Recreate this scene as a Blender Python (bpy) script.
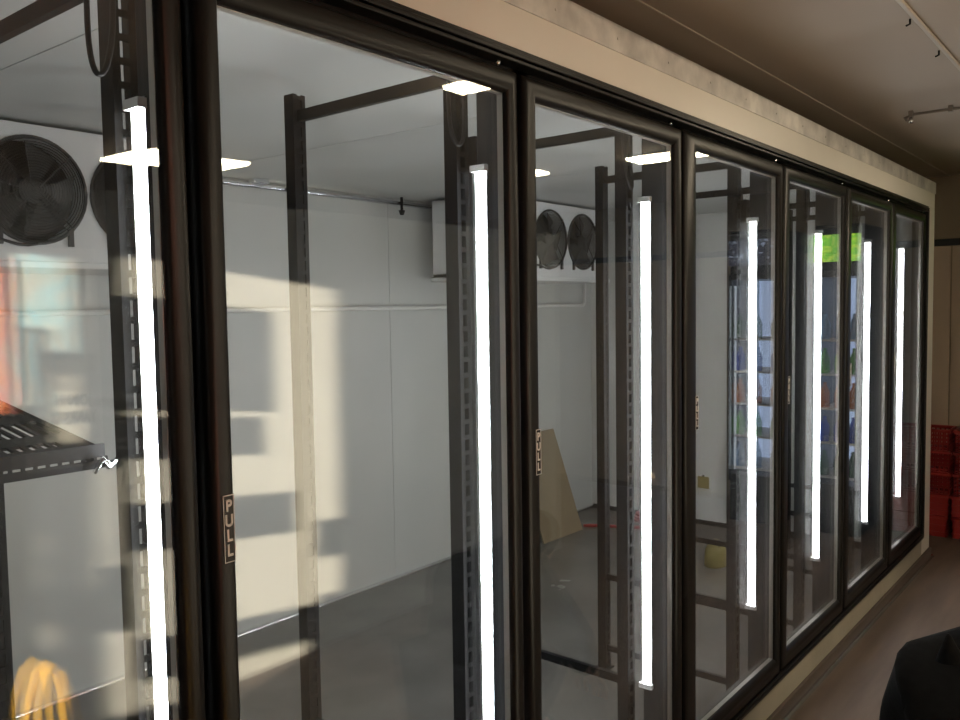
import bpy, bmesh, math, random
from mathutils import Vector, Matrix
random.seed(7)
scene = bpy.context.scene
for o in list(bpy.data.objects): bpy.data.objects.remove(o)
COL = scene.collection

# ------------------------------------------------------------------ camera
cam_d = bpy.data.cameras.new('camera'); cam = bpy.data.objects.new('camera', cam_d); COL.objects.link(cam)
F = Vector((0.77996957, 0.62281293, -0.06124965)); R = Vector((0.62318721, -0.78192632, -0.01513088)); U = Vector((0.05731642, 0.02636837, 0.99800778))
m = Matrix((R, U, -F)).transposed().to_4x4(); m.translation = Vector((0, -1.05, 1.5))
cam.matrix_world = m
cam_d.sensor_width = 36; cam_d.lens = 857.41/960*36; cam_d.clip_start = 0.02
scene.camera = cam

# ------------------------------------------------------------------ world, sun, exposure
w = bpy.data.worlds.new('sky'); scene.world = w; w.use_nodes = True
w.node_tree.nodes['Background'].inputs[0].default_value = (0.75, 0.85, 1.0, 1)
w.node_tree.nodes['Background'].inputs[1].default_value = 0.6
sun_d = bpy.data.lights.new('sun', 'SUN'); sun_d.energy = 122; sun_d.angle = math.radians(0.4); sun_d.color = (1.0, 0.88, 0.70)
sun = bpy.data.objects.new('sun', sun_d); COL.objects.link(sun)
sun.rotation_euler = Vector((1, -0.25, -0.115)).to_track_quat('-Z', 'Y').to_euler()
sun.location = (-3, -0.4, 2.2)
LED_STRENGTH = 56.0
TUBE_STRENGTH = 51.0
scene.view_settings.view_transform = 'Standard'; scene.view_settings.look = 'None'
scene.view_settings.exposure = 0.0; scene.view_settings.gamma = 1.0
scene.view_settings.use_curve_mapping = False
scene.cycles.transparent_max_bounces = 40
scene.cycles.max_bounces = 10
scene.cycles.sample_clamp_indirect = 4.0
scene.cycles.use_denoising = True

# ------------------------------------------------------------------ materials
def mat(name, col, rough=0.5, metal=0.0, var=0.0, scale=8.0, bump=0.0, spec=0.5, rvar=0.0, stretch=(1, 1, 1)):
    m = bpy.data.materials.new(name); m.use_nodes = True; nt = m.node_tree; b = nt.nodes['Principled BSDF']
    b.inputs['Base Color'].default_value = (*col, 1); b.inputs['Roughness'].default_value = rough
    b.inputs['Metallic'].default_value = metal; b.inputs['Specular IOR Level'].default_value = spec
    tc = nt.nodes.new('ShaderNodeTexCoord'); mp = nt.nodes.new('ShaderNodeMapping'); mp.inputs['Scale'].default_value = stretch
    nz = nt.nodes.new('ShaderNodeTexNoise'); nz.inputs['Scale'].default_value = scale; nz.inputs['Detail'].default_value = 6
    nt.links.new(tc.outputs['Object'], mp.inputs[0]); nt.links.new(mp.outputs[0], nz.inputs['Vector'])
    r = nt.nodes.new('ShaderNodeValToRGB')
    r.color_ramp.elements[0].position = 0.3; r.color_ramp.elements[1].position = 0.7
    v = max(var, 0.02)
    r.color_ramp.elements[0].color = (*[c*(1-v) for c in col], 1); r.color_ramp.elements[1].color = (*[min(1, c*(1+v)) for c in col], 1)
    nt.links.new(nz.outputs['Fac'], r.inputs[0]); nt.links.new(r.outputs[0], b.inputs['Base Color'])
    if rvar:
        mr = nt.nodes.new('ShaderNodeMapRange'); mr.inputs['To Min'].default_value = max(0.02, rough-rvar); mr.inputs['To Max'].default_value = rough+rvar
        nt.links.new(nz.outputs['Fac'], mr.inputs[0]); nt.links.new(mr.outputs[0], b.inputs['Roughness'])
    if bump:
        bp = nt.nodes.new('ShaderNodeBump'); bp.inputs['Strength'].default_value = bump; bp.inputs['Distance'].default_value = 0.01
        nt.links.new(nz.outputs['Fac'], bp.inputs['Height']); nt.links.new(bp.outputs[0], b.inputs['Normal'])
    return m
def emit(name, col, s):
    m = bpy.data.materials.new(name); m.use_nodes = True; nt = m.node_tree; b = nt.nodes['Principled BSDF']
    b.inputs['Base Color'].default_value = (0.8, 0.8, 0.8, 1); b.inputs['Emission Color'].default_value = (*col, 1); b.inputs['Emission Strength'].default_value = s
    return m
def glass(name, tint=(0.965, 0.975, 0.97), fog=0.0):
    # float glass: each face reflects by Fresnel and lets the rest straight through
    m = bpy.data.materials.new(name); m.use_nodes = True; nt = m.node_tree; nt.nodes.clear()
    out = nt.nodes.new('ShaderNodeOutputMaterial'); mix = nt.nodes.new('ShaderNodeMixShader')
    tr = nt.nodes.new('ShaderNodeBsdfTransparent'); tr.inputs[0].default_value = (*tint, 1)
    gl = nt.nodes.new('ShaderNodeBsdfGlossy'); gl.inputs['Roughness'].default_value = 0.0
    fr = nt.nodes.new('ShaderNodeFresnel'); geo = nt.nodes.new('ShaderNodeNewGeometry')
    mr = nt.nodes.new('ShaderNodeMapRange'); mr.inputs['To Min'].default_value = 1.52; mr.inputs['To Max'].default_value = 1/1.52
    nt.links.new(geo.outputs['Backfacing'], mr.inputs[0]); nt.links.new(mr.outputs[0], fr.inputs['IOR'])
    nt.links.new(fr.outputs[0], mix.inputs[0]); nt.links.new(tr.outputs[0], mix.inputs[1]); nt.links.new(gl.outputs[0], mix.inputs[2])
    nt.links.new(mix.outputs[0], out.inputs[0])
    return m

M = {}
M['panel'] = mat('white painted insulated panel', (0.62, 0.63, 0.61), 0.35, 0, 0.04, 3)
M['pipe'] = mat('dull grey pipe', (0.20, 0.17, 0.14), 0.4, 0.3)
M['fascia'] = mat('cream white fascia panel', (0.84, 0.80, 0.71), 0.35, 0, 0.03, 3)
M['flash'] = mat('galvanised flashing', (0.72, 0.69, 0.64), 0.35, 0.35, 0.3, 9, 0.1, rvar=0.12)
M['black'] = mat('black anodised aluminium', (0.010, 0.009, 0.0078), 0.36, 0.0, 0.1, 20, 0.0, 0.27)
M['gasket'] = mat('black rubber gasket', (0.006, 0.006, 0.006), 0.7)
M['mull'] = mat('dark mullion', (0.022, 0.024, 0.026), 0.45, spec=0.3)
M['spacer'] = mat('aluminium spacer', (0.5, 0.48, 0.44), 0.3, 0.6)
M['steel_dark'] = mat('dark grey powder coated upright', (0.007, 0.007, 0.0072), 0.5, 0.0, 0.15, 30, 0, 0.16)
M['shelf'] = mat('black coated shelf steel', (0.007, 0.0065, 0.0065), 0.5, spec=0.25)
M['chrome'] = mat('chrome wire', (0.8, 0.82, 0.85), 0.12, 1.0)
M['alu'] = mat('bare aluminium', (0.75, 0.76, 0.78), 0.25, 1.0, 0.1, 20)
M['conc'] = mat('sealed grey cooler floor', (0.155, 0.148, 0.135), 0.22, 0, 0.22, 2.2, 0.05, rvar=0.12)
M['cable'] = mat('black cable', (0.012, 0.012, 0.012), 0.5)
M['fanblack'] = mat('dark fan metal', (0.035, 0.033, 0.03), 0.45)
M['housing'] = mat('white coil housing', (0.66, 0.67, 0.67), 0.4, 0, 0.02)
M['pvc'] = mat('white pvc pipe', (0.88, 0.88, 0.86), 0.3)
M['board'] = mat('tan board', (0.26, 0.20, 0.12), 0.7, 0, 0.08, 6)
M['ceil'] = mat('store ceiling', (0.35, 0.285, 0.222), 0.6, 0, 0.04, 2)
M['ceil2'] = mat('store ceiling trim', (0.42, 0.36, 0.29), 0.5)
M['vinyl'] = mat('brown vinyl floor', (0.125, 0.092, 0.074), 0.55, 0, 0.28, 3.0, 0.10, spec=0.3, rvar=0.12, stretch=(0.6, 5, 1))
M['cove'] = mat('brown rubber cove base', (0.11, 0.085, 0.07), 0.45)
M['wallb'] = mat('brown store wall', (0.20, 0.155, 0.10), 0.6, 0, 0.06, 2)
M['wallp'] = mat('tan wall panel', (0.36, 0.28, 0.20), 0.55, 0, 0.04, 2)
M['rail'] = mat('black rail', (0.012, 0.014, 0.012), 0.5)
M['crate'] = mat('red plastic', (0.22, 0.015, 0.010), 0.4, 0, 0.1, 10)
M['white'] = mat('cream white painted partition', (0.41, 0.395, 0.355), 0.6, 0, 0.03, 4)
M['label'] = mat('white lettering', (0.80, 0.78, 0.74), 0.5)
M['labelbg'] = mat('black label', (0.01, 0.008, 0.008), 0.5)
M['glass'] = glass('clear float glass')
M['led'] = emit('cool white led lens', (0.885, 0.875, 0.91), LED_STRENGTH)
M['tube'] = emit('warm white fluorescent lens', (1.0, 0.84, 0.60), TUBE_STRENGTH)
M['yellow'] = mat('yellow plastic', (0.75, 0.42, 0.03), 0.4)
M['yellow2'] = mat('dull yellow plastic', (0.24, 0.20, 0.06), 0.5)
M['red'] = mat('red rubber', (0.35, 0.03, 0.03), 0.4)
M['cloth'] = mat('black fleece', (0.004, 0.004, 0.0037), 0.95, 0, 0.3, 40, 0.2, 0.1)
M['denim'] = mat('dark trousers', (0.012, 0.014, 0.02), 0.9, 0, 0.2, 40)
M['skin'] = mat('skin', (0.45, 0.27, 0.19), 0.5, 0, 0.05)
M['hair'] = mat('dark hair', (0.02, 0.013, 0.008), 0.6)
M['shoe'] = mat('dark shoe leather', (0.02, 0.018, 0.016), 0.4)

# ------------------------------------------------------------------ mesh helpers
def add_box(bm, a, b, mtx=None):
    x0, y0, z0 = a; x1, y1, z1 = b
    if x0 > x1: x0, x1 = x1, x0
    if y0 > y1: y0, y1 = y1, y0
    if z0 > z1: z0, z1 = z1, z0
    vs = [Vector(v) for v in ((x0,y0,z0),(x1,y0,z0),(x1,y1,z0),(x0,y1,z0),(x0,y0,z1),(x1,y0,z1),(x1,y1,z1),(x0,y1,z1))]
    if mtx: vs = [mtx @ v for v in vs]
    vs = [bm.verts.new(v) for v in vs]
    for f in ((0,3,2,1),(4,5,6,7),(0,1,5,4),(1,2,6,5),(2,3,7,6),(3,0,4,7)): bm.faces.new([vs[i] for i in f])
def add_tube(bm, pts, r, n=10, caps=True):
    pts = [Vector(p) for p in pts]; rs = r if isinstance(r, (list, tuple)) else [r]*len(pts); rings = []
    up = None
    for i, p in enumerate(pts):
        t = (pts[min(i+1, len(pts)-1)] - pts[max(i-1, 0)]).normalized()
        if up is None: up = t.orthogonal().normalized()
        up = (up - t*up.dot(t)).normalized(); s = t.cross(up)
        rings.append([bm.verts.new(p + (up*math.cos(2*math.pi*k/n) + s*math.sin(2*math.pi*k/n))*rs[i]) for k in range(n)])
    for i in range(len(rings)-1):
        for k in range(n): bm.faces.new((rings[i][k], rings[i][(k+1)%n], rings[i+1][(k+1)%n], rings[i+1][k]))
    if caps: bm.faces.new(rings[0][::-1]); bm.faces.new(rings[-1])
def add_ring(bm, c, R_, r, axis='Y', n=40, k=8):
    rings = []
    for i in range(n):
        a = 2*math.pi*i/n; ring = []
        for j in range(k):
            b = 2*math.pi*j/k; rad = R_ + r*math.cos(b); h = r*math.sin(b)
            ring.append(bm.verts.new(Vector(c) + Vector((rad*math.cos(a), h, rad*math.sin(a)))))
        rings.append(ring)
    for i in range(n):
        for j in range(k): bm.faces.new((rings[i][j], rings[i][(j+1)%k], rings[(i+1)%n][(j+1)%k], rings[(i+1)%n][j]))
def obj(name, bm, m, parent=None, smooth=False, bevel=0.0, seg=2):
    bmesh.ops.recalc_face_normals(bm, faces=bm.faces)
    me = bpy.data.meshes.new(name); bm.to_mesh(me); bm.free(); me.materials.append(m)
    if smooth:
        for p in me.polygons: p.use_smooth = True
    o = bpy.data.objects.new(name, me); COL.objects.link(o)
    if parent: 
        o.parent = parent; o.matrix_parent_inverse = Matrix.Translation(-parent.location)
    if bevel:
        b = o.modifiers.new('bevel', 'BEVEL'); b.width = bevel; b.segments = seg; b.limit_method = 'ANGLE'
        for p in me.polygons: p.use_smooth = True
        me.set_sharp_from_angle(angle=math.radians(60)) if hasattr(me, 'set_sharp_from_angle') else None
    return o
def boxes(name, lst, m, parent=None, bevel=0.0, seg=2):
    bm = bmesh.new()
    for a, b in lst: add_box(bm, a, b)
    return obj(name, bm, m, parent, bevel=bevel, seg=seg)
def tube(name, pts, r, m, parent=None, n=10):
    bm = bmesh.new(); add_tube(bm, pts, r, n); return obj(name, bm, m, parent, smooth=True)
def thing(name, label, cat, loc=(0,0,0), group=None):
    o = bpy.data.objects.new(name, None); COL.objects.link(o); o.location = loc; o.empty_display_size = 0.1
    o['label'] = label; o['category'] = cat
    if group: o['group'] = group
    return o
def tag(o, label, cat, group=None):
    o['label'] = label; o['category'] = cat
    if group: o['group'] = group
    return o
def struct(o, kind='structure'):
    o['kind'] = kind; return o
def text(name, s, size, loc, m, parent=None, rot=(math.pi/2, 0, 0), extrude=0.0006, align='CENTER', sx=1.0):
    cu = bpy.data.curves.new(name, 'FONT'); cu.body = s; cu.size = size; cu.extrude = extrude; cu.align_x = align; cu.align_y = 'CENTER'; cu.offset = size*0.03
    t = bpy.data.objects.new(name+'_tmp', cu); COL.objects.link(t)
    dg = bpy.context.evaluated_depsgraph_get(); me = bpy.data.meshes.new_from_object(t.evaluated_get(dg))
    bpy.data.objects.remove(t)
    from mathutils import Euler
    me.transform(Matrix.Translation(Vector(loc)) @ Euler(rot).to_matrix().to_4x4() @ Matrix.Diagonal((sx, 1, 1, 1)))
    me.materials.clear(); me.materials.append(m)
    o = bpy.data.objects.new(name, me); COL.objects.link(o)
    if parent: o.parent = parent; o.matrix_parent_inverse = Matrix.Translation(-parent.location)
    return o

# ------------------------------------------------------------------ layout numbers
B = [-.10, .683, 1.447, 2.205, 2.995, 3.76, 4.515, 5.25]      # gaps between the doors
RG = [.639, 1.405, 2.162, 2.957, 3.72, 4.475, 5.215]           # right edge of each glass
LG = [-.045, .736, 1.511, 2.305, 3.071, 3.838, 4.602]          # left edge of each glass
LX = [.670, 1.452, 2.197, 3.005, 3.742, 4.51, 5.20]            # led positions
X0, X1 = -0.6, 5.45                                            # cooler inside
YB, ZC = 2.25, 2.10
SZ = 2.30                                                      # store ceiling
FZ0, FZ1 = 0.146, 2.023
FX0, FX1 = -0.16, 5.325

# ------------------------------------------------------------------ structure: cooler room
struct(boxes('floor', [((-1.6, -4.6, -0.1), (6.35, -0.03, 0)), ((5.54, -0.03, -0.1), (6.35, 2.5, 0)), ((-1.6, -0.03, -0.1), (-0.72, 2.5, 0))], M['vinyl']))
struct(boxes('floor_cooler', [((-0.72, -0.03, -0.1), (5.54, 2.5, 0.0))], M['conc']))
# back wall of insulated panels with joints
bm = bmesh.new()
xs = [X0, 0.95-0.0, 2.15, 3.352, 4.55, X1]
for i in range(len(xs)-1):
    add_box(bm, (xs[i]+.0015, YB, 0), (xs[i+1]-.0015, YB+.1, 1.516)); add_box(bm, (xs[i]+.0015, YB, 1.522), (xs[i+1]-.0015, YB+.1, ZC))
add_box(bm, (X0, YB+.004, 0), (X1, YB+.1, ZC))
struct(obj('wall_back', bm, M['panel']))
struct(boxes('wall_right', [((X1, 0.05, 0), (5.53, YB+.1, ZC))], M['panel']))
struct(boxes('wall_left', [((X0-.08, 0.05, 0), (X0, YB+.1, ZC))], M['panel']))
bm = bmesh.new()
for i in range(len(xs)-1): add_box(bm, (xs[i]+.002 - (.08 if i == 0 else 0), 0.05, ZC), (xs[i+1]-.002 + (.08 if i == 4 else 0), YB+.1, ZC+.06))
add_box(bm, (X0-.08, 0.05, ZC+.005), (X1+.08, YB+.1, ZC+.065))
struct(obj('ceiling_cooler', bm, M['panel']))
# front panel around the door bank
struct(boxes('wall_front', [((X0-.08, 0, FZ1), (5.53, .05, 2.125)), ((FX1, 0, .049), (5.53, .05, FZ1)), ((X0-.08, 0, FZ0), (FX0, .05, FZ1))], M['fascia'], bevel=.002))
bm = bmesh.new()
add_box(bm, (X0-.08, -.004, 2.110), (5.535, 0, 2.172)); add_box(bm, (X0-.08, -.004, 2.170), (5.535, .35, 2.174))
for k in range(22): 
    xx = -.3 + k*.27
    mt = Matrix.Translation((xx, -.004, 2.14)) @ Matrix.Rotation(math.pi/2, 4, 'X')
    bmesh.ops.create_cone(bm, cap_ends=True, segments=8, radius1=.004, radius2=.003, depth=.004, matrix=mt)
struct(obj('trim_1', bm, M['flash']))
struct(boxes('trim_7', [((X0-.08, 0, .049), (FX1, .05, FZ0))], mat('beige kick panel darkened as shaded', (0.40, 0.37, 0.29), 0.45, 0, 0.12, 4)))  # colour darker than the fascia to mimic weaker light near the floor
struct(boxes('baseboard_front', [((X0-.08, -.012, 0), (5.54, 0.05, .049))], M['cove'], bevel=.004))
struct(boxes('trim_2', [((X0-.08, -.020, 0), (5.545, -.010, .006))], M['alu']))
bm = bmesh.new(); add_tube(bm, [(X0, YB-.004, .006), (X1, YB-.004, .006)], .013, 14)
struct(obj('baseboard_back', bm, mat('bright aluminium cove', (0.9, 0.9, 0.9), 0.18, 0.8), smooth=True))
struct(boxes('baseboard_right', [((X1-.010, .1, 0), (X1, YB-.012, .03))], M['gasket']))

# ------------------------------------------------------------------ structure: store
struct(boxes('ceiling', [((-1.6, -4.6, SZ), (6.35, 2.5, SZ+.06))], M['ceil']))
struct(boxes('trim_3', [((-1.5, -.486, SZ-.010), (6.25, -.473, SZ))], M['ceil2'], bevel=.003))
struct(boxes('trim_4', [((-1.5, .05, SZ-.004), (6.25, .054, SZ)), ((1.95, .05, SZ-.004), (1.956, .225, SZ)), ((1.95, .222, SZ-.004), (6.25, .226, SZ))], M['ceil2']))
struct(boxes('wall_east', [((6.25, -4.6, 0), (6.35, 2.5, 1.89)), ((6.25, -4.6, 1.89), (6.35, 2.5, SZ))], M['wallb']))
bm = bmesh.new()
for y0, y1 in ((-4.5, -3.41), (-3.4, -2.21), (-2.2, -1.01), (-1.0, .028), (.036, .6)): add_box(bm, (6.238, y0, 0.04), (6.25, y1, 1.85))
struct(obj('trim_5', bm, M['wallp'], bevel=.002))
struct(boxes('trim_6', [((6.225, -4.5, 1.852), (6.25, .6, 1.896))], M['rail'], bevel=.003))
struct(boxes('wall_south', [((-1.6, -4.6, 0), (6.35, -4.5, SZ))], M['wallb']))
struct(boxes('wall_north', [((5.53, .62, 0), (6.25, .7, SZ)), ((-1.6, 2.4, 0), (6.35, 2.5, SZ))], M['wallb']))
# white partition across the aisle with a cap rail; the cooler glass mirrors it
struct(boxes('wall_partition', [((-1.0, -1.932, 0), (4.4, -1.832, 1.93))], M['white'], bevel=.003))
# unseen entrance wall: openings cut as a gobo to shape the low sun's patches
def gy(x): return -1.83 + .25*(x+1.5)
def gz(x, z): return z + .115*(x+1.5)
holes = []
def hole(xa, xb, za, zb, tilt=None):
    xm = (xa+xb)/2
    holes.append((gy(xa), gy(xb), gz(xm, za), gz(xm, zb)))
H = (gy(1.62), gy(2.61))
def strip(y0, y1, z0, z1): holes.append((y0, y1, z0, z1))
a, b = H
strip(a, b, 1.925, 2.062)
strip(gy(2.25), b, 1.50, 1.925)
strip(a, b, 1.487, 1.508)
strip(gy(2.19), b, 1.33, 1.487)
strip(a, b, 1.165, 1.33)
strip(gy(2.34), gy(2.47), .99, 1.165); strip(gy(2.47), b, 1.03, 1.165)
strip(a, gy(2.47), .66, .99)
strip(gy(2.47), b, .69, .86)
strip(a, gy(2.40), .40, .50)
# openings towards the poster end
hole(1.255, 1.465, 1.45, 1.69); hole(1.255, 1.31, 1.20, 1.45); hole(1.37, 1.465, 1.37, 1.45)
hole(1.375, 1.465, 1.06, 1.24); hole(1.395, 1.452, 1.24, 1.29); hole(1.41, 1.44, 1.29, 1.31)
hole(1.395, 1.41, 1.33, 1.36)
hole(1.28, 1.31, .69, .77); hole(1.28, 1.308, .60, .66)
hole(1.445, 1.47, .75, .92); hole(1.455, 1.478, .66, .75); hole(1.45, 1.48, .54, .64)
hole(1.285, 1.30, .38, .50); hole(1.30, 1.325, .36, .46); hole(1.50, 1.56, .60, .95)
hole(.86, 1.235, 1.20, 1.66)
strip(-.285, -.215, .84, 1.03)                                   # low light onto the floor stand
hole(1.50, 1.60, .05, .36)
ys = sorted(set([-4.6, 2.5] + [v for h in holes for v in h[:2]])); zs = sorted(set([0, SZ] + [v for h in holes for v in h[2:]]))
bm = bmesh.new()
for i in range(len(ys)-1):
    run = None
    for j in range(len(zs)-1):
        yc, zc = (ys[i]+ys[i+1])/2, (zs[j]+zs[j+1])/2
        solid = not any(h[0] < yc < h[1] and h[2] < zc < h[3] for h in holes)
        if solid and run is None: run = zs[j]
        if not solid and run is not None: add_box(bm, (-1.52, ys[i], run), (-1.50, ys[i+1], zs[j])); run = None
    if run is not None: add_box(bm, (-1.52, ys[i], run), (-1.50, ys[i+1], SZ))
struct(obj('wall_west_gobo', bm, M['wallb']))

# ------------------------------------------------------------------ door bank frame
fr = thing('cooler_door_frame', 'long black aluminium frame holding the row of seven glass cooler doors', 'door frame', (2.6, 0, FZ0))
# stepped outer frame
def ringboxes(x0, x1, z0, z1, wd, y0, y1):
    return [((x0, y0, z1-wd), (x1, y1, z1)), ((x0, y0, z0), (x1, y1, z0+wd)), ((x0, y0, z0+wd), (x0+wd, y1, z1-wd)), ((x1-wd, y0, z0+wd), (x1, y1, z1-wd))]
boxes('outer_trim', ringboxes(FX0, FX1, FZ0, FZ1, .010, -.010, .02) + ringboxes(FX0+.010, FX1-.010, FZ0+.01, FZ1-.010, .010, -.016, .02) + ringboxes(FX0+.023, FX1-.023, FZ0+.023, FZ1-.023, .008, -.014, .02), M['black'], fr, bevel=.002)
boxes('frame_channel', ringboxes(FX0+.02, FX1-.02, FZ0+.02, FZ1-.02, .045, .022, .06), M['gasket'], fr)
for i in range(7):
    x = LX[i]
    if i < 6: boxes('mullion', [((x+.009, .022, FZ0+.0), (x+.068, .118, FZ1-.0))], M['mull'], fr, bevel=.004)
for i in range(7):                                             # hinge screws in the head channel
    for xx in (B[i+1]-.07, B[i]+.06):
        if xx < 0: continue
        bm = bmesh.new(); bmesh.ops.create_icosphere(bm, subdivisions=2, radius=.006, matrix=Matrix.Translation((xx, -.006, 1.982)))
        if xx == B[i+1]-.07: obj('hinge_pin', bm, M['chrome'], fr, smooth=True)
        else: bm.free()

# ------------------------------------------------------------------ glass doors
places = ['at the left edge of the frame, with the black slotted shelf behind it', 'second from the left, widest full door, mirroring sunlit wall patches',
 'third from the left, with the tan board and fan unit behind it', 'fourth from the left, just right of the board',
 'fifth from the left, mirroring the green sign at its right side', 'sixth from the left, next to the last door', 'at the far right end, last and narrowest looking']
DZ0, DZ1 = .182, 1.975
for i in range(7):
    xa, xb = B[i]+.010, B[i+1]-.008
    d = thing('glass_cooler_door', 'black framed glass cooler door ' + places[i], 'door', ((xa+xb)/2, 0, DZ0), 'glass doors of the walk-in cooler')
    # hollow rounded frame: outer rectangle -> raised lip -> glass edge
    bm = bmesh.new()
    prof = [(0.0, .020), (0.0, -.004), (.005, -.011), (.014, -.013), (.55, -.013), (.8, -.010), (.95, -.003), (1.0, .004), (1.0, .020)]
    loops = []
    for t, y in prof:
        def q(u, a_, b_): 
            wd = abs(b_-a_); dd = u if u in (.005, .014) else u*wd
            return a_ + dd*(1 if b_ > a_ else -1)
        xl, xr = q(t, xa, LG[i]), q(t, xb, RG[i]); zb, zt = q(t, DZ0, .240), q(t, DZ1, 1.930)
        loops.append([bm.verts.new(v) for v in ((xl, y, zb), (xr, y, zb), (xr, y, zt), (xl, y, zt))])
    for k in range(len(loops)):
        n = loops[(k+1) % len(loops)]
        for j in range(4): bm.faces.new((loops[k][j], loops[k][(j+1)%4], n[(j+1)%4], n[j]))
    o = obj('door_rim', bm, M['black'], d)
    for p_ in o.data.polygons: p_.use_smooth = True
    o.data.set_sharp_from_angle(angle=math.radians(50))
    x0, x1, z0, z1 = LG[i]-.008, RG[i]+.008, .232, 1.938
    boxes('glass_pane', [((x0, .0005, z0), (x1, .0040, z1))], M['glass'], d)
    g2 = boxes('glass_pane', [((x0, .0180, z0), (x1, .0215, z1))], M['glass'], d)
    if i == 0:                                                 # the inner pane of the old left door sits slightly out of true
        c_ = Vector(((x0+x1)/2, .0197, 0)); g2.data.transform(Matrix.Translation(c_) @ Matrix.Rotation(math.radians(.35), 4, 'Z') @ Matrix.Diagonal((.985, 1, 1, 1)) @ Matrix.Translation(-c_))
    s = .009
    boxes('spacer_bar', ringboxes(x0, x1, z0, z1, s, .0042, .0178), M['spacer'], d)
    # PULL label
    if i > 0:
        cx = LG[i]-.018; lb = boxes('pull_label', [((cx-.0095, -.0138, 1.141), (cx+.0095, -.0130, 1.239))], M['labelbg'], d)
        lb['label'] = 'black label with the word PULL in white letters down it'
        bm = bmesh.new()
        for a_, b_ in ringboxes(cx-.0092, cx+.0092, 1.1413, 1.2387, .0013, -.0145, -.0137): add_box(bm, a_, b_)
        o = obj('label_border', bm, M['label']); o.parent = lb
        for k, ch in enumerate('PULL'):
            o = text('letter', ch, .0235, (cx, -.0142, 1.2225-.0215*k), M['label'], sx=.85); o.parent = lb

# ------------------------------------------------------------------ led lights
for i, x in enumerate(LX):
    t = thing('led_strip_light', 'bright white vertical LED strip behind the right edge of the %s cooler door' % ['leftmost','second','third','fourth','fifth','sixth','rightmost'][i], 'light', (x, .1, .40), 'vertical LED strips inside the cooler')
    boxes('housing', [((x-.001, .082, .385), (x+.009, .122, 1.805))], M['alu'], t)
    bm = bmesh.new(); n = 8; prof = []
    for k in range(n+1):
        a_ = math.pi*k/n; prof.append((x-.001-.008*math.sin(a_), .100-.0125*math.cos(a_)))
    lo = [bm.verts.new((px, py, .402)) for px, py in prof]; hi = [bm.verts.new((px, py, 1.788)) for px, py in prof]
    for k in range(n): bm.faces.new((lo[k], lo[k+1], hi[k+1], hi[k]))
    bm.faces.new(lo); bm.faces.new(hi[::-1]); bm.faces.new((lo[0], hi[0], hi[-1], lo[-1]))
    obj('lens', bm, M['led'], t)
    if i < 6:  # unseen right-facing lens, added to brighten the cooler interior
        boxes('housing', [((x+.068, .082, .385), (x+.077, .122, 1.805))], M['alu'], t)
        boxes('lens', [((x+.077, .0875, .402), (x+.084, .1125, 1.788))], M['led'], t)
    boxes('end_cap', [((x-.013, .080, .388), (x+.001, .120, .402))], M['pvc'], t)
    boxes('end_cap', [((x-.013, .080, 1.788), (x+.001, .120, 1.802))], M['pvc'], t)
    # looped supply cable
    pts = []
    zt, zb_ = 1.99, (1.838 if i == 0 else 1.865 - .02*((i*7) % 3))
    xa_, xb_ = x-.050, x-.018
    N = 22
    for k in range(N+1):
        s_ = k/N; 
        pts.append((xa_ + (xb_-xa_)*(.5-.5*math.cos(math.pi*s_)), .135+.01*math.sin(5*s_+i), zt - (zt-zb_)*math.sin(math.pi*s_)**.75))
    tag(tube('power_cable', pts, .0042, M['cable'], n=8), 'black looped power cable hanging above the %s LED strip' % ['leftmost','second','third','fourth','fifth','sixth','rightmost'][i], 'cable', 'looped cables above the LED strips')

# ------------------------------------------------------------------ shelving uprights
def slotted(bm, cx, cy, z0, z1, wx=.036, wy=.036, pitch=.0345, slot=.024, face='Y'):
    # U channel with a slotted web
    r = .0125
    add_box(bm, (cx-wx/2, cy-wy/2, z0), (cx-wx/2+r, cy-wy/2+.003, z1)); add_box(bm, (cx+wx/2-r, cy-wy/2, z0), (cx+wx/2, cy-wy/2+.003, z1))
    z = z0
    while z < z1-.01:
        add_box(bm, (cx-wx/2+r-.001, cy-wy/2, z), (cx+wx/2-r+.001, cy-wy/2+.003, z+pitch-slot)); z += pitch
    add_box(bm, (cx-wx/2, cy-wy/2+.003, z0), (cx-wx/2+.003, cy+wy/2, z1))
    add_box(bm, (cx+wx/2-.003, cy-wy/2+.003, z0), (cx+wx/2, cy+wy/2, z1))
names = ['leftmost', 'second', 'third', 'fourth', 'fifth', 'sixth', 'rightmost']
for i, x in enumerate(LX):
    t = thing('shelving_frame', 'dark steel shelving upright frame inside the cooler, %s along the row' % names[i], 'shelving', (x, .45, 0), 'dark shelving upright frames in the cooler')
    cx = x+(.013 if i == 0 else .006); ry = .73; rx = x+.022
    bm = bmesh.new(); slotted(bm, cx, .172, .0, 2.055, .040, .036); obj('front_post', bm, M['steel_dark'], t)
    bm = bmesh.new(); slotted(bm, rx, ry, .006, 2.055, .040, .036); add_box(bm, (rx-.017, ry-.015, .006), (rx+.017, ry+.017, 2.053)); obj('rear_post', bm, M['steel_dark'], t)
    boxes('foot', [((rx-.03, ry-.03, 0), (rx+.03, ry+.03, .006))], M['steel_dark'], t)
    for z in (.09, .388, 2.0):
        tb = bmesh.new(); a_ = Vector((cx, .19, z)); b_ = Vector((rx, ry-.018, z)); 
        h = .012 if z < 1 else .014
        vs = [tb.verts.new(v) for v in (a_+Vector((-.008,0,-h)), a_+Vector((.008,0,-h)), a_+Vector((.008,0,h)), a_+Vector((-.008,0,h)), b_+Vector((-.008,0,-h)), b_+Vector((.008,0,-h)), b_+Vector((.008,0,h)), b_+Vector((-.008,0,h)))]
        for f in ((0,3,2,1),(4,5,6,7),(0,1,5,4),(1,2,6,5),(2,3,7,6),(3,0,4,7)): tb.faces.new([vs[k] for k in f])
        obj('cross_bar', tb, M['steel_dark'], t)

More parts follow.
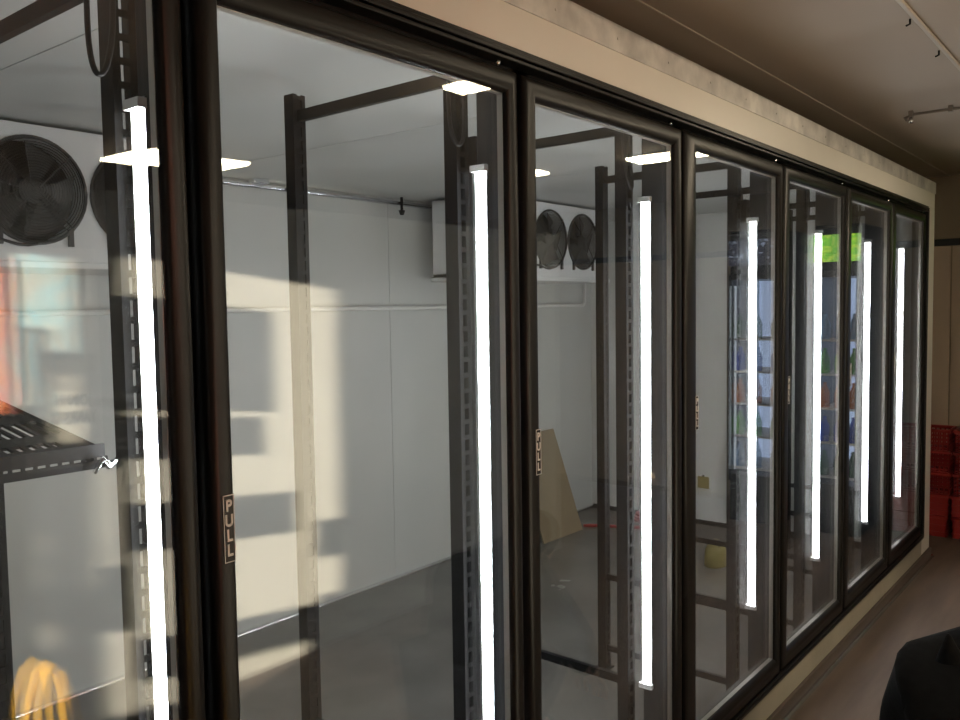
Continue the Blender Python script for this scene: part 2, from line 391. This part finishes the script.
# ------------------------------------------------------------------ gravity feed shelf at the left door
sh = thing('slotted_shelf', 'black slotted gravity-feed shelf tilted inside the leftmost door', 'shelf', (.25, .4, 1.28))
sx0, sx1, y0, y1, z0, z1 = -.06, .608, .148, .60, 1.310, 1.378
def sz(y): return z0 + (z1-z0)*(y-y0)/(y1-y0)
def slab(bm, xa, xb, ya, yb, th=.004):
    vs = [bm.verts.new(v) for v in ((xa,ya,sz(ya)-th),(xb,ya,sz(ya)-th),(xb,yb,sz(yb)-th),(xa,yb,sz(yb)-th),(xa,ya,sz(ya)),(xb,ya,sz(ya)),(xb,yb,sz(yb)),(xa,yb,sz(yb)))]
    for f in ((0,3,2,1),(4,5,6,7),(0,1,5,4),(1,2,6,5),(2,3,7,6),(3,0,4,7)): bm.faces.new([vs[k] for k in f])
bm = bmesh.new()
rows = [(.166, .192), (.232, .312), (.350, .422), (.460, .560)]
prev = y0
for a_, b_ in rows:
    slab(bm, sx0, sx1, prev, a_); prev = b_
    x = sx1-(.034 if a_ < .2 else .006)
    slab(bm, x, sx1, a_, b_)
    while x > sx0+.01:
        slab(bm, x-.0165, x-.0105, a_, b_); x -= .0165
slab(bm, sx0, sx1, prev, y1)
obj('deck', bm, M['shelf'], sh)
bm = bmesh.new()                                                # front rail with a row of slits
add_box(bm, (sx0, y0-.004, 1.293), (sx1+.014, y0, 1.312)); add_box(bm, (sx0, y0-.004, 1.279), (sx1+.014, y0, 1.289))
x = sx1+.018
while x > sx0: add_box(bm, (x-.0045, y0-.004, 1.288), (x, y0, 1.294)); x -= .0165
add_box(bm, (sx0, y0-.004, 1.277), (sx1+.014, y0+.03, 1.280))
obj('front_rail', bm, M['shelf'], sh)
vb = bmesh.new(); add_box(vb, (sx1, y0, 1.282), (sx1+.004, y1, 1.311)); 
for v in vb.verts:
    if v.co.y > .5: v.co.z += z1-z0
obj('side_rail', vb, M['shelf'], sh)
tube('hook', [(sx1-.006, y0-.010, 1.272), (sx1+.006, y0-.014, 1.292), (sx1+.016, y0-.010, 1.280), (sx1+.024, y0-.010, 1.284), (sx1+.034, y0-.004, 1.288)], [.003, .004, .006, .005, .003], M['chrome'], sh)

# ------------------------------------------------------------------ evaporators
def evaporator(x0, label):
    w_ = 1.2; y0, y1, z0, z1 = 1.70, 2.10, 1.665, 2.085
    t = thing('evaporator_unit', label, 'evaporator', (x0+.6, 1.9, z0), 'white fan coil units under the cooler ceiling')
    bm = bmesh.new(); cs = [(x0+.218+.345*k if False else x0+.215+.345*k, 1.883) for k in range(3)]
    R_ = .163; N = 40
    # front sheet with three round openings
    zc = 1.883; edges = [x0, x0+.388, x0+.733, x0+w_]
    for k in range(3):
        c = cs[k][0]; ring = []; outer = []; back = []
        for j in range(N):
            a_ = 2*math.pi*j/N; dx, dz = math.cos(a_), math.sin(a_)
            ring.append(bm.verts.new((c+R_*dx, y0, zc+R_*dz))); back.append(bm.verts.new((c+R_*dx, y0+.09, zc+R_*dz)))
            sxx = (edges[k+1]-c if dx > 0 else c-edges[k]) / max(abs(dx), 1e-6); szz = (z1-zc if dz > 0 else zc-z0) / max(abs(dz), 1e-6); s_ = min(sxx, szz)
            outer.append(bm.verts.new((c+s_*dx, y0, zc+s_*dz)))
        for j in range(N):
            n = (j+1) % N
            bm.faces.new((ring[j], ring[n], outer[n], outer[j])); bm.faces.new((ring[j], back[j], back[n], ring[n]))
            # corner fill
        for cxn, czn in ((edges[k], z0), (edges[k], z1), (edges[k+1], z0), (edges[k+1], z1)):
            near = sorted(range(N), key=lambda j: (outer[j].co.x-cxn)**2 + (outer[j].co.z-czn)**2)[:2]
            vv = bm.verts.new((cxn, y0, czn))
            try: bm.faces.new((outer[near[0]], outer[near[1]], vv))
            except Exception: pass
    add_box(bm, (x0, y0+.001, z0), (x0+.006, y1, z1)); add_box(bm, (x0+w_-.006, y0+.001, z0), (x0+w_, y1, z1))
    add_box(bm, (x0, y0+.001, z1-.006), (x0+w_, y1, z1)); add_box(bm, (x0, y0+.001, z0), (x0+w_, y1, z0+.02))
    obj('housing', bm, M['housing'], t)
    bm = bmesh.new(); add_box(bm, (x0+.01, y1-.16, z0+.03), (x0+w_-.01, y1-.02, z1-.01)); 
    obj('coil', bm, M['fanblack'], t)
    boxes('drain_pan', [((x0-.01, y0-.01, z0-.022), (x0+w_+.01, y1+.01, z0))], M['housing'], t, bevel=.004)
    for c, zc_ in cs:
        f = bmesh.new(); add_ring(f, (c, y0-.004, zc_), R_, .006)
        fo = obj('fan', f, M['fanblack'], t, smooth=True)
        def sub(o): o.parent = fo; return o
        g = bmesh.new()
        for rr in [.012+.0085*k for k in range(18)]: add_ring(g, (c, y0-.012-.012*(1-(rr/.165)**2), zc_), rr, .0013, n=36, k=4)
        for k in range(4):
            a_ = math.pi/4 + k*math.pi/2
            add_tube(g, [(c+.01*math.cos(a_), y0-.025, zc_+.01*math.sin(a_)), (c+.165*math.cos(a_), y0-.012, zc_+.165*math.sin(a_))], .0025, 6)
        sub(obj('fan_guard', g, M['fanblack']))
        h = bmesh.new()
        for k in range(5):
            a0 = 2*math.pi*k/5; v = []
            for (rr, da, yy) in ((.03, -.5, .03), (.145, -.42, .045), (.150, .42, .01), (.03, .5, .005)):
                v.append((c+rr*math.cos(a0+da), y0+yy, zc_+rr*math.sin(a0+da)))
            vs = [h.verts.new(p_) for p_ in v] + [h.verts.new((p_[0], p_[1]+.003, p_[2])) for p_ in v]
            for ff in ((0,1,2,3),(7,6,5,4),(0,4,5,1),(1,5,6,2),(2,6,7,3),(3,7,4,0)): h.faces.new([vs[q_] for q_ in ff])
        bmesh.ops.create_cone(h, cap_ends=True, segments=20, radius1=.04, radius2=.04, depth=.07, matrix=Matrix.Translation((c, y0+.045, zc_)) @ Matrix.Rotation(math.pi/2, 4, 'X'))
        sub(obj('fan_blades', h, M['fanblack']))
        boxes('bracket', [((c+.10, y0-.012, zc_-.170), (c+.115, y0, zc_-.115))], M['fanblack'], t)
        boxes('bracket', [((c-.115, y0-.012, zc_-.170), (c-.10, y0, zc_-.115))], M['fanblack'], t)
    tube('motor_cable', [(cs[1][0]-.30+.03*k, y0-.012, 1.722 - .010*math.sin(k*.9)) for k in range(11)], .005, M['cable'], t)
    return t
evaporator(.680, 'white evaporator with large dark round fans behind the leftmost door')
evaporator(3.545, 'white evaporator with small looking dark fans behind the third door, near the far end')

# ------------------------------------------------------------------ pipes in the cooler
dp = tag(tube('drain_pipe', [(.2, 2.215, 1.503), (3.0, 2.215, 1.503), (5.28, 2.215, 1.503), (5.30, 2.215, 1.515), (5.305, 2.215, 1.54), (5.305, 2.215, 2.05)], .011, M['pvc']), 'thin white drain pipe running along the cooler back wall', 'pipe')
cd = tag(tube('conduit', [(.3, 2.205, 2.068), (5.44, 2.205, 2.068)], .012, M['alu']), 'silver conduit along the top of the cooler back wall', 'conduit')
bm = bmesh.new(); add_box(bm, (2.42, 2.16, 2.075), (2.50, 2.22, 2.098)); jb = obj('junction_box', bm, M['alu'], bevel=.003)
tag(jb, 'small metal junction box on the cooler ceiling above the conduit', 'junction box')
bm = bmesh.new(); add_tube(bm, [(3.40, 2.19, 2.10), (3.40, 2.19, 2.02)], .008); add_tube(bm, [(3.40, 2.19, 2.03), (3.40, 2.19, 2.005)], [.018, .010], 12)
tag(obj('sprinkler_head', bm, M['steel_dark'], smooth=True), 'small sprinkler head hanging beside the silver conduit', 'sprinkler')
tag(tube('elbow_cable', [(2.62, 2.19, 2.068), (2.66, 2.17, 2.08), (2.69, 2.17, 2.06), (2.70, 2.18, 2.0)], .008, M['cable']), 'short black cable bend dropping from the conduit', 'cable')

# ------------------------------------------------------------------ loose items on the cooler floor
bm = bmesh.new()
vs = [bm.verts.new(v) for v in ((4.42,1.98,.0),(4.86,1.97,.0),(4.90,2.225,.66),(4.44,2.225,.655),(4.42,1.992,.0),(4.86,1.982,.0),(4.90,2.237,.655),(4.44,2.237,.650))]
for f in ((0,1,2,3),(7,6,5,4),(0,4,5,1),(1,5,6,2),(2,6,7,3),(3,7,4,0)): bm.faces.new([vs[k] for k in f])
tag(obj('board', bm, M['board']), 'tan rectangular board leaning on the cooler back wall', 'board')
tag(tube('red_hose', [(4.92, 2.00, .008), (4.98, 1.92, .008), (5.02, 1.83, .008), (5.04, 1.74, .009), (5.10, 1.66, .01), (5.18, 1.70, .01)], .011, M['red']), 'red hose lying on the cooler floor beside the tan board', 'hose')
bm = bmesh.new()
for k in range(3): 
    ring = []
    for j in range(24):
        a_ = 2*math.pi*j/24; ring.append((5.30+(.085-.006*k)*math.cos(a_), 1.72+(.085-.006*k)*math.sin(a_), .014+.02*k))
    add_tube(bm, ring+[ring[0]], .010, 8)
tag(obj('hose_coil', bm, M['red'], smooth=True), 'coiled red hose near the far corner of the cooler floor', 'hose')
t = thing('yellow_jug', 'dull yellow plastic jug standing on the cooler floor behind the fourth door', 'jug', (4.62, .93, 0))
bm = bmesh.new()
prof = [(.062, 0), (.066, .01), (.064, .09), (.050, .115), (.020, .130), (.018, .140)]
rings = [[bm.verts.new((4.62+r_*math.cos(2*math.pi*k/20)*(1.15), .93+r_*math.sin(2*math.pi*k/20)*.9, z_)) for k in range(20)] for r_, z_ in prof]
for i in range(len(rings)-1):
    for k in range(20): bm.faces.new((rings[i][k], rings[i][(k+1)%20], rings[i+1][(k+1)%20], rings[i+1][k]))
bm.faces.new(rings[0][::-1]); bm.faces.new(rings[-1]); obj('body', bm, M['yellow2'], t, smooth=True)
tube('handle', [(4.60, .90, .112), (4.575, .885, .135), (4.60, .90, .150), (4.62, .925, .138)], .006, M['yellow2'], t)
boxes('cap', [((4.604, .914, .138), (4.636, .946, .152))], M['yellow2'], t, bevel=.003)
t = thing('yellow_tag', 'small yellow tag hung low on the cooler end wall', 'tag', (5.445, 1.36, .25))
boxes('tag_face', [((5.440, 1.33, .25), (5.447, 1.41, .33))], M['yellow2'], t); boxes('tag_hook', [((5.436, 1.365, .328), (5.449, 1.375, .342))], M['steel_dark'], t)

# ------------------------------------------------------------------ red crates at the end wall
def crate(x, y, z, label, lattice=True, wx=.22, wy=.33, h=.15):
    t = thing('plastic_crate', label, 'crate', (x, y, z), 'red plastic crates stacked by the end wall')
    bm = bmesh.new(); T = .006
    xa, xb, ya, yb = x-wx/2, x+wx/2, y-wy/2, y+wy/2
    add_box(bm, (xa, ya, z), (xb, yb, z+.006))
    for (p0, p1, ax) in (((xa, ya), (xb, ya), 0), ((xa, yb-T), (xb, yb-T), 0), ((xa, ya), (xa, yb), 1), ((xb-T, ya), (xb-T, yb), 1)):
        L = (wx if ax == 0 else wy)
        if not lattice:
            add_box(bm, (p0[0], p0[1], z+.006), (p1[0]+(0 if ax == 0 else T), p1[1]+(T if ax == 0 else 0), z+h-.02))
            for q_ in range(3):
                zz = z+.02+.045*q_; e = .004
                if ax == 0: add_box(bm, (p0[0], p0[1]-e, zz), (p1[0], p1[1]+T+e, zz+.012))
                else: add_box(bm, (p0[0]-e, p0[1], zz), (p1[0]+T+e, p1[1], zz+.012))
            continue
        n = int(L/.027)
        for k in range(n+1):
            s_ = min(k*L/n, L-.009)
            if ax == 0: add_box(bm, (p0[0]+s_, p0[1], z+.006), (p0[0]+s_+.009, p0[1]+T, z+h-.02))
            else: add_box(bm, (p0[0], p0[1]+s_, z+.006), (p0[0]+T, p0[1]+s_+.009, z+h-.02))
        for q_ in range(5):
            zz = z+.012+.026*q_
            if ax == 0: add_box(bm, (p0[0], p0[1], zz), (p1[0], p0[1]+T, zz+.009))
            else: add_box(bm, (p0[0], p0[1], zz), (p0[0]+T, p1[1], zz+.009))
    obj('crate_body', bm, M['crate'], t)
    e = .008
    boxes('rim', [((xa-e, ya-e, z+h-.022), (xb+e, ya+T, z+h-.003)), ((xa-e, yb-T, z+h-.022), (xb+e, yb+e, z+h-.003)), ((xa-e, ya, z+h-.022), (xa+T, yb, z+h-.003)), ((xb-T, ya, z+h-.022), (xb+e, yb, z+h-.003))], M['crate'], t, bevel=.003)
pos = ['at the floor', 'second up', 'third up', 'fourth up', 'on top']
for s, (cx, cy, nm) in enumerate(((6.12, .150, 'in the stack beside the cooler corner'), (6.12, -.205, 'in the stack at the photo edge'))):
    z = 0
    for k in range(5):
        lat = k >= 2; h = .138
        crate(cx + .008*math.sin(3*k+s), cy + .006*math.cos(5*k+s), z, 'red %s crate %s, %s' % ('lattice' if lat else 'ribbed solid-sided', pos[k], nm), lat, h=h)
        z += h

# ------------------------------------------------------------------ ceiling fittings
t = thing('ceiling_pipe_bracket', 'thin metal pipe with clips mounted under the brown store ceiling', 'pipe', (4.02, -.3, SZ))
tube('pipe', [(4.02, -.175, 2.262), (4.02, -.165, 2.272), (4.02, -.20, 2.285), (4.02, -.55, 2.285)], .006, M['pipe'], t)
for yy in (-.19, -.34): boxes('clip', [((4.010, yy-.008, 2.275), (4.030, yy+.008, 2.30))], M['pipe'], t)
tube('nozzle', [(4.02, -.19, 2.276), (4.02, -.19, 2.250)], [.006, .010], M['chrome'], t)
for k, xx in enumerate((2.72, 3.12, 3.6)):
    bm = bmesh.new(); add_tube(bm, [(xx, -.462, SZ), (xx, -.462, SZ-.014), (xx-.012, -.455, SZ-.020)], .003, 6)
    tag(obj('ceiling_hook', bm, M['steel_dark'], smooth=True), 'small dark hook beside the ceiling batten, %s of three' % ['nearest', 'middle', 'farthest'][k], 'hook', 'hooks beside the ceiling batten')
def fixture(x0, x1, yc, label, w_=.30):
    t = thing('fluorescent_fixture', label, 'light', ((x0+x1)/2, yc, SZ), 'ceiling fluorescent fixtures over the store floor')
    boxes('housing', [((x0, yc-w_/2, SZ-.012), (x1, yc+w_/2, SZ))], M['pvc'], t)
    boxes('diffuser', [((x0+.01, yc-w_/2+.01, SZ-.03), (x1-.01, yc+w_/2-.01, SZ-.012))], M['tube'], t, bevel=.006)
fixture(2.33, 2.46, -.86, 'short fluorescent ceiling light over the aisle nearer the entrance', .16)
fixture(4.12, 4.30, -1.00, 'short fluorescent ceiling light over the aisle towards the crates', .40)
fixture(4.10, 4.25, -1.90, 'fluorescent ceiling light just behind the white partition edge', .24)
fixture(2.28, 2.86, -2.95, 'broad fluorescent ceiling light far behind the white partition', .40)

# ------------------------------------------------------------------ drinks fridges against the end wall (mirrored in the far doors)
sh_white = mat('fridge liner', (0.55, 0.62, 0.75), 0.4)
def fridge(yc, wd, hdr, label, btl):
    xf, xb, z1 = 5.66, 6.21, 1.99
    t = thing('drinks_fridge', label, 'fridge', ((xf+xb)/2, yc, 0), 'slim drinks fridges at the end wall')
    ya, yb = yc-wd/2, yc+wd/2
    bm = bmesh.new()
    add_box(bm, (xf+.03, ya, 0), (xb, ya+.02, z1)); add_box(bm, (xf+.03, yb-.02, 0), (xb, yb, z1)); add_box(bm, (xb-.02, ya, 0), (xb, yb, z1))
    add_box(bm, (xf+.03, ya, z1-.02), (xb, yb, z1)); add_box(bm, (xf+.03, ya, 0), (xb, yb, .30)); add_box(bm, (xf+.02, ya, 1.66), (xb, yb, 1.70))
    obj('cabinet', bm, M['black'], t)
    boxes('liner', [((xb-.04, ya+.02, .30), (xb-.022, yb-.02, 1.66))], emit('fridge interior light', (0.50, 0.66, 1.0), 1.3), t)
    hd = boxes('header_sign', [((xf, ya, 1.755), (xf+.02, yb, 1.925))], hdr, t)
    sg = boxes('light_tube', [((xf+.05, ya+.02, .35), (xf+.06, ya+.03, 1.62))], emit('fridge tube', (0.8, 0.9, 1.0), 1.3), t)
    bm = bmesh.new(); add_box(bm, (xf, ya, .28), (xf+.02, ya+.02, 1.70)); add_box(bm, (xf, yb-.02, .28), (xf+.02, yb, 1.70)); add_box(bm, (xf, ya, 1.66), (xf+.02, yb, 1.70)); add_box(bm, (xf, ya, .28), (xf+.02, yb, .33))
    obj('door_frame', bm, M['black'], t)
    for k in range(5):
        z = .36+.222*k
        s_ = boxes('shelf', [((xf+.04, ya+.022, z), (xb-.05, yb-.022, z+.012))], M['label'], t)
        n = 3
        for j in range(n):
            yy = ya+.05+(wd-.1)*j/(n-1)
            bm = bmesh.new(); prof = [(.026, 0), (.030, .01), (.030, .10), (.012, .145), (.012, .165)]
            rg = [[bm.verts.new((xf+.09+r_*math.cos(2*math.pi*q/12), yy+r_*math.sin(2*math.pi*q/12), z+.012+zz)) for q in range(12)] for r_, zz in prof]
            for a_ in range(len(rg)-1):
                for q in range(12): bm.faces.new((rg[a_][q], rg[a_][(q+1)%12], rg[a_+1][(q+1)%12], rg[a_+1][q]))
            bm.faces.new(rg[0][::-1]); bm.faces.new(rg[-1])
            tag(obj('drink_bottle', bm, btl[k % len(btl)], smooth=True), '%s bottle, %s on the %s shelf of the %s' % ((['dark green','blue','orange brown','green','clear blue'] if yc > -.8 else ['clear blue','green','orange brown','blue','dark green'])[k], ['rightmost','middle','leftmost'][j], ['bottom','second','third','fourth','top'][k], 'green-headed fridge' if yc > -.8 else 'blue-headed fridge'), 'bottle', 'bottles in the drinks fridges shelf %d' % (k+1) if False else 'bottles standing in the drinks fridges')
    return t
bt = [mat('bottle dark green', (.03,.10,.04), .2), mat('bottle blue', (.02,.06,.5), .2), mat('bottle orange', (.5,.16,.04), .2), mat('bottle green', (.12,.4,.06), .2), mat('bottle clear blue', (.25,.4,.6), .2)]
def header_mat(name, c1, c2, s, p0=.42, p1=.58):
    m = bpy.data.materials.new(name); m.use_nodes = True; nt = m.node_tree; b = nt.nodes['Principled BSDF']
    tc = nt.nodes.new('ShaderNodeTexCoord'); nz = nt.nodes.new('ShaderNodeTexNoise'); nz.inputs['Scale'].default_value = 14; nz.inputs['Distortion'].default_value = 1.5
    r = nt.nodes.new('ShaderNodeValToRGB'); r.color_ramp.elements[0].position = p0; r.color_ramp.elements[1].position = p1
    r.color_ramp.elements[0].color = (*c1, 1); r.color_ramp.elements[1].color = (*c2, 1)
    nt.links.new(tc.outputs['Object'], nz.inputs['Vector']); nt.links.new(nz.outputs['Fac'], r.inputs[0]); nt.links.new(r.outputs[0], b.inputs['Emission Color'])
    b.inputs['Emission Strength'].default_value = s; b.inputs['Base Color'].default_value = (.05,.05,.05,1)
    return m
fridge(-.575, .28, header_mat('green backlit header', (.15,.55,.02), (.55,.75,.08), 1.6), 'slim drinks fridge with a backlit green header sign beside the crates', bt)
fridge(-1.11, .34, header_mat('blue backlit header', (.01,.015,.04), (.5,.6,.8), 1.2, .56, .62), 'drinks fridge with a dark and pale blue header sign, farther from the crates', bt[::-1])

# ------------------------------------------------------------------ posters on the partition
def poster_mat(name, stops, scale=3.0, dist=2.0):
    m = bpy.data.materials.new(name); m.use_nodes = True; nt = m.node_tree; b = nt.nodes['Principled BSDF']
    tc = nt.nodes.new('ShaderNodeTexCoord'); nz = nt.nodes.new('ShaderNodeTexNoise'); nz.inputs['Scale'].default_value = scale; nz.inputs['Distortion'].default_value = dist
    r = nt.nodes.new('ShaderNodeValToRGB'); cr = r.color_ramp
    cr.elements[0].position = stops[0][0]; cr.elements[0].color = (*stops[0][1], 1); cr.elements[1].position = stops[-1][0]; cr.elements[1].color = (*stops[-1][1], 1)
    for p_, c_ in stops[1:-1]: e = cr.elements.new(p_); e.color = (*c_, 1)
    nt.links.new(tc.outputs['Object'], nz.inputs['Vector']); nt.links.new(nz.outputs['Fac'], r.inputs[0]); nt.links.new(r.outputs[0], b.inputs['Base Color'])
    return m
PO = poster_mat('orange and pink poster print', [(.35, (.55,.10,.06)), (.48, (.85,.30,.12)), (.56, (.75,.2,.2)), (.68, (.85,.6,.5))], 5)
PB = poster_mat('pale blue watercolour print', [(.36, (.25,.55,.68)), (.5, (.55,.72,.75)), (.62, (.80,.76,.66))], 6)
PC = mat('cream sign card', (.82,.78,.68), .6)
INK = mat('dark lettering', (.03,.03,.03), .6)
tag(boxes('orange_poster', [((.84, -1.829, 1.18), (1.232, -1.825, 1.68))], PO), 'orange and pink poster on the white partition', 'poster')
tag(boxes('blue_poster', [((1.262, -1.829, 1.16), (1.345, -1.825, 1.70)), ((1.345, -1.829, 1.345), (1.44, -1.825, 1.70))], PB), 'pale blue poster beside the orange one on the white partition', 'poster')
tag(boxes('brightening_sheet', [((1.236, -1.8315, .98), (1.50, -1.8298, 1.72))], mat('pale cream paper', (.86,.82,.72), .6)), 'pale cream paper sheet added behind the blue poster to brighten its mirror image', 'paper sheet')  # pale sheet added to reflect more sun into the left door
t = thing('lettered_sign', 'cream card sign lettered JOIN YANKS on the white partition', 'sign', (1.42, -1.826, 1.02))
boxes('card', [((1.35, -1.829, 1.02), (1.49, -1.826, 1.33))], PC, t)
text('lettering', 'JOIN', .050, (1.42, -1.8255, 1.205), INK, t, rot=(math.pi/2, 0, math.pi), sx=.75)
text('lettering', 'YANKS', .056, (1.42, -1.8255, 1.145), INK, t, rot=(math.pi/2, 0, math.pi), sx=.62)

# ------------------------------------------------------------------ yellow folding floor stand by the partition
t = thing('folding_floor_stand', 'yellow folding floor stand on the aisle floor near the leftmost door', 'floor stand', (.84, -.84, 0))
for s in (-1, 1):
    pts = [(.84-.11, -.84+s*.13, 0), (.84-.035, -.84+s*.022, .66), (.84-.02, -.84+s*.016, .715), (.84, -.84+s*.014, .73), (.84+.02, -.84+s*.016, .715), (.84+.035, -.84+s*.022, .66), (.84+.11, -.84+s*.13, 0)]
    tube('side_loop', pts, .011, M['yellow'], t)
boxes('cross_bar', [((.78, -.885, .45), (.90, -.795, .462))], M['yellow'], t)

# ------------------------------------------------------------------ person crouching at the lower right, seen from behind
def skin(name, joints, edges, m, parent=None, sub=2):
    me = bpy.data.meshes.new(name); me.from_pydata([j[0] for j in joints], edges, []); me.update(); me.materials.append(m)
    o = bpy.data.objects.new(name, me); COL.objects.link(o)
    sm = o.modifiers.new('skin', 'SKIN'); sm.use_smooth_shade = True
    for i, j in enumerate(joints):
        r_ = j[1]; me.skin_vertices[0].data[i].radius = (r_, r_) if not isinstance(r_, tuple) else r_
    me.skin_vertices[0].data[0].use_root = True
    ss = o.modifiers.new('sub', 'SUBSURF'); ss.levels = sub; ss.render_levels = sub
    dg = bpy.context.evaluated_depsgraph_get(); m2 = bpy.data.meshes.new_from_object(o.evaluated_get(dg)); 
    o.modifiers.clear(); o.data = m2
    for p_ in m2.polygons: p_.use_smooth = True
    if parent: o.parent = parent; o.matrix_parent_inverse = Matrix.Translation(-parent.location)
    return o
PX, PY = 2.20, -.738
pt = thing('person', 'person in a black hooded jacket crouching on the aisle floor, seen from behind', 'person', (PX, PY, 0))
J = {
 'pel': ((PX-.06, PY, .26), .13), 'sp': ((PX+.04, PY, .42), .13), 'ch': ((PX+.13, PY+.005, .635), .150), 'nk': ((PX+.29, PY-.01, .60), .055), 'hd': ((PX+.37, PY-.02, .62), .085), 'hd2': ((PX+.44, PY-.02, .60), .075),
 'sl': ((PX+.14, PY+.105, .56), .075), 'el': ((PX+.30, PY+.22, .32), .045), 'wl': ((PX+.46, PY+.16, .16), .028), 'pl': ((PX+.51, PY+.15, .11), .032),
 'sr': ((PX+.17, PY-.17, .53), .065), 'er': ((PX+.30, PY-.22, .32), .045), 'wr': ((PX+.46, PY-.14, .16), .028), 'pr': ((PX+.51, PY-.13, .11), .032),
 'hl': ((PX-.04, PY+.10, .24), .095), 'kl': ((PX+.32, PY+.13, .30), .062), 'al': ((PX+.06, PY+.13, .07), .04), 'tl': ((PX+.22, PY+.14, .045), .035),
 'hr': ((PX-.04, PY-.10, .24), .095), 'kr': ((PX+.32, PY-.13, .12), .062), 'ar': ((PX-.02, PY-.13, .07), .04), 'tr': ((PX+.08, PY-.14, .045), .035)}
K = list(J); E_ = [('pel','sp'),('sp','ch'),('ch','nk'),('nk','hd'),('hd','hd2'),('ch','sl'),('sl','el'),('el','wl'),('wl','pl'),('ch','sr'),('sr','er'),('er','wr'),('wr','pr'),('pel','hl'),('hl','kl'),('kl','al'),('al','tl'),('pel','hr'),('hr','kr'),('kr','ar'),('ar','tr')]
body = skin('body', [J[k] for k in K], [(K.index(a_), K.index(b_)) for a_, b_ in E_], M['skin'], pt)
for s, (hx, hy) in ((1, (PX+.51, PY+.15)), (-1, (PX+.51, PY-.13))):
    for f_, (dy, L) in enumerate(((-.026, .055), (-.009, .065), (.009, .062), (.026, .050))):
        tube('finger', [(hx+.01, hy+dy*.8, .10), (hx+.03, hy+dy, .075), (hx+.03+L*.4, hy+dy, .04), (hx+.02+L*.5, hy+dy, .012)], [.010, .009, .008, .006], M['skin'], pt, 8)
    tube('thumb', [(hx-.01, hy-s*.02, .10), (hx+.01, hy-s*.045, .07), (hx+.025, hy-s*.045, .035)], [.011, .010, .007], M['skin'], pt, 8)
g = .026
def gr(k, e=g): r_ = J[k][1]; return (J[k][0], r_+e)
jk = ['pel','sp','ch','nk','sl','el','wl','sr','er','wr']
jr = {'pel': .05, 'sp': .065, 'ch': .065, 'nk': .04, 'sl': .04, 'el': .03, 'wl': .016, 'sr': .04, 'er': .03, 'wr': .016}
je = [('pel','sp'),('sp','ch'),('ch','nk'),('ch','sl'),('sl','el'),('el','wl'),('ch','sr'),('sr','er'),('er','wr')]
jacket = skin('jacket', [gr(k, jr[k]) for k in jk], [(jk.index(a_), jk.index(b_)) for a_, b_ in je], M['cloth'], pt)
hood = skin('hood', [((PX+.20, PY, .645), .06), ((PX+.27, PY, .69), .085), ((PX+.36, PY-.01, .67), .105), ((PX+.42, PY-.01, .63), .10)], [(0,1),(1,2),(2,3)], M['cloth'], pt)
tk = ['pel','hl','kl','al','hr','kr','ar']
tube('hood_cord_end', [(2.262, -.672, .640), (2.262, -.668, .672), (2.262, -.666, .697), (2.262, -.665, .703)], [.034, .018, .007, .003], M['cloth'], pt, 12)
trousers = skin('trousers', [gr(k, .018) for k in tk], [(0,1),(1,2),(2,3),(0,4),(4,5),(5,6)], M['denim'], pt)
for s, a_ in ((1, 'al'), (-1, 'ar')):
    ax, ay, _ = J[a_][0]
    skin('shoe', [((ax-.03, ay, .05), .045), ((ax+.07, ay, .048), .046), ((ax+.19, ay+s*.01, .038), .036)], [(0,1),(1,2)], M['shoe'], pt)
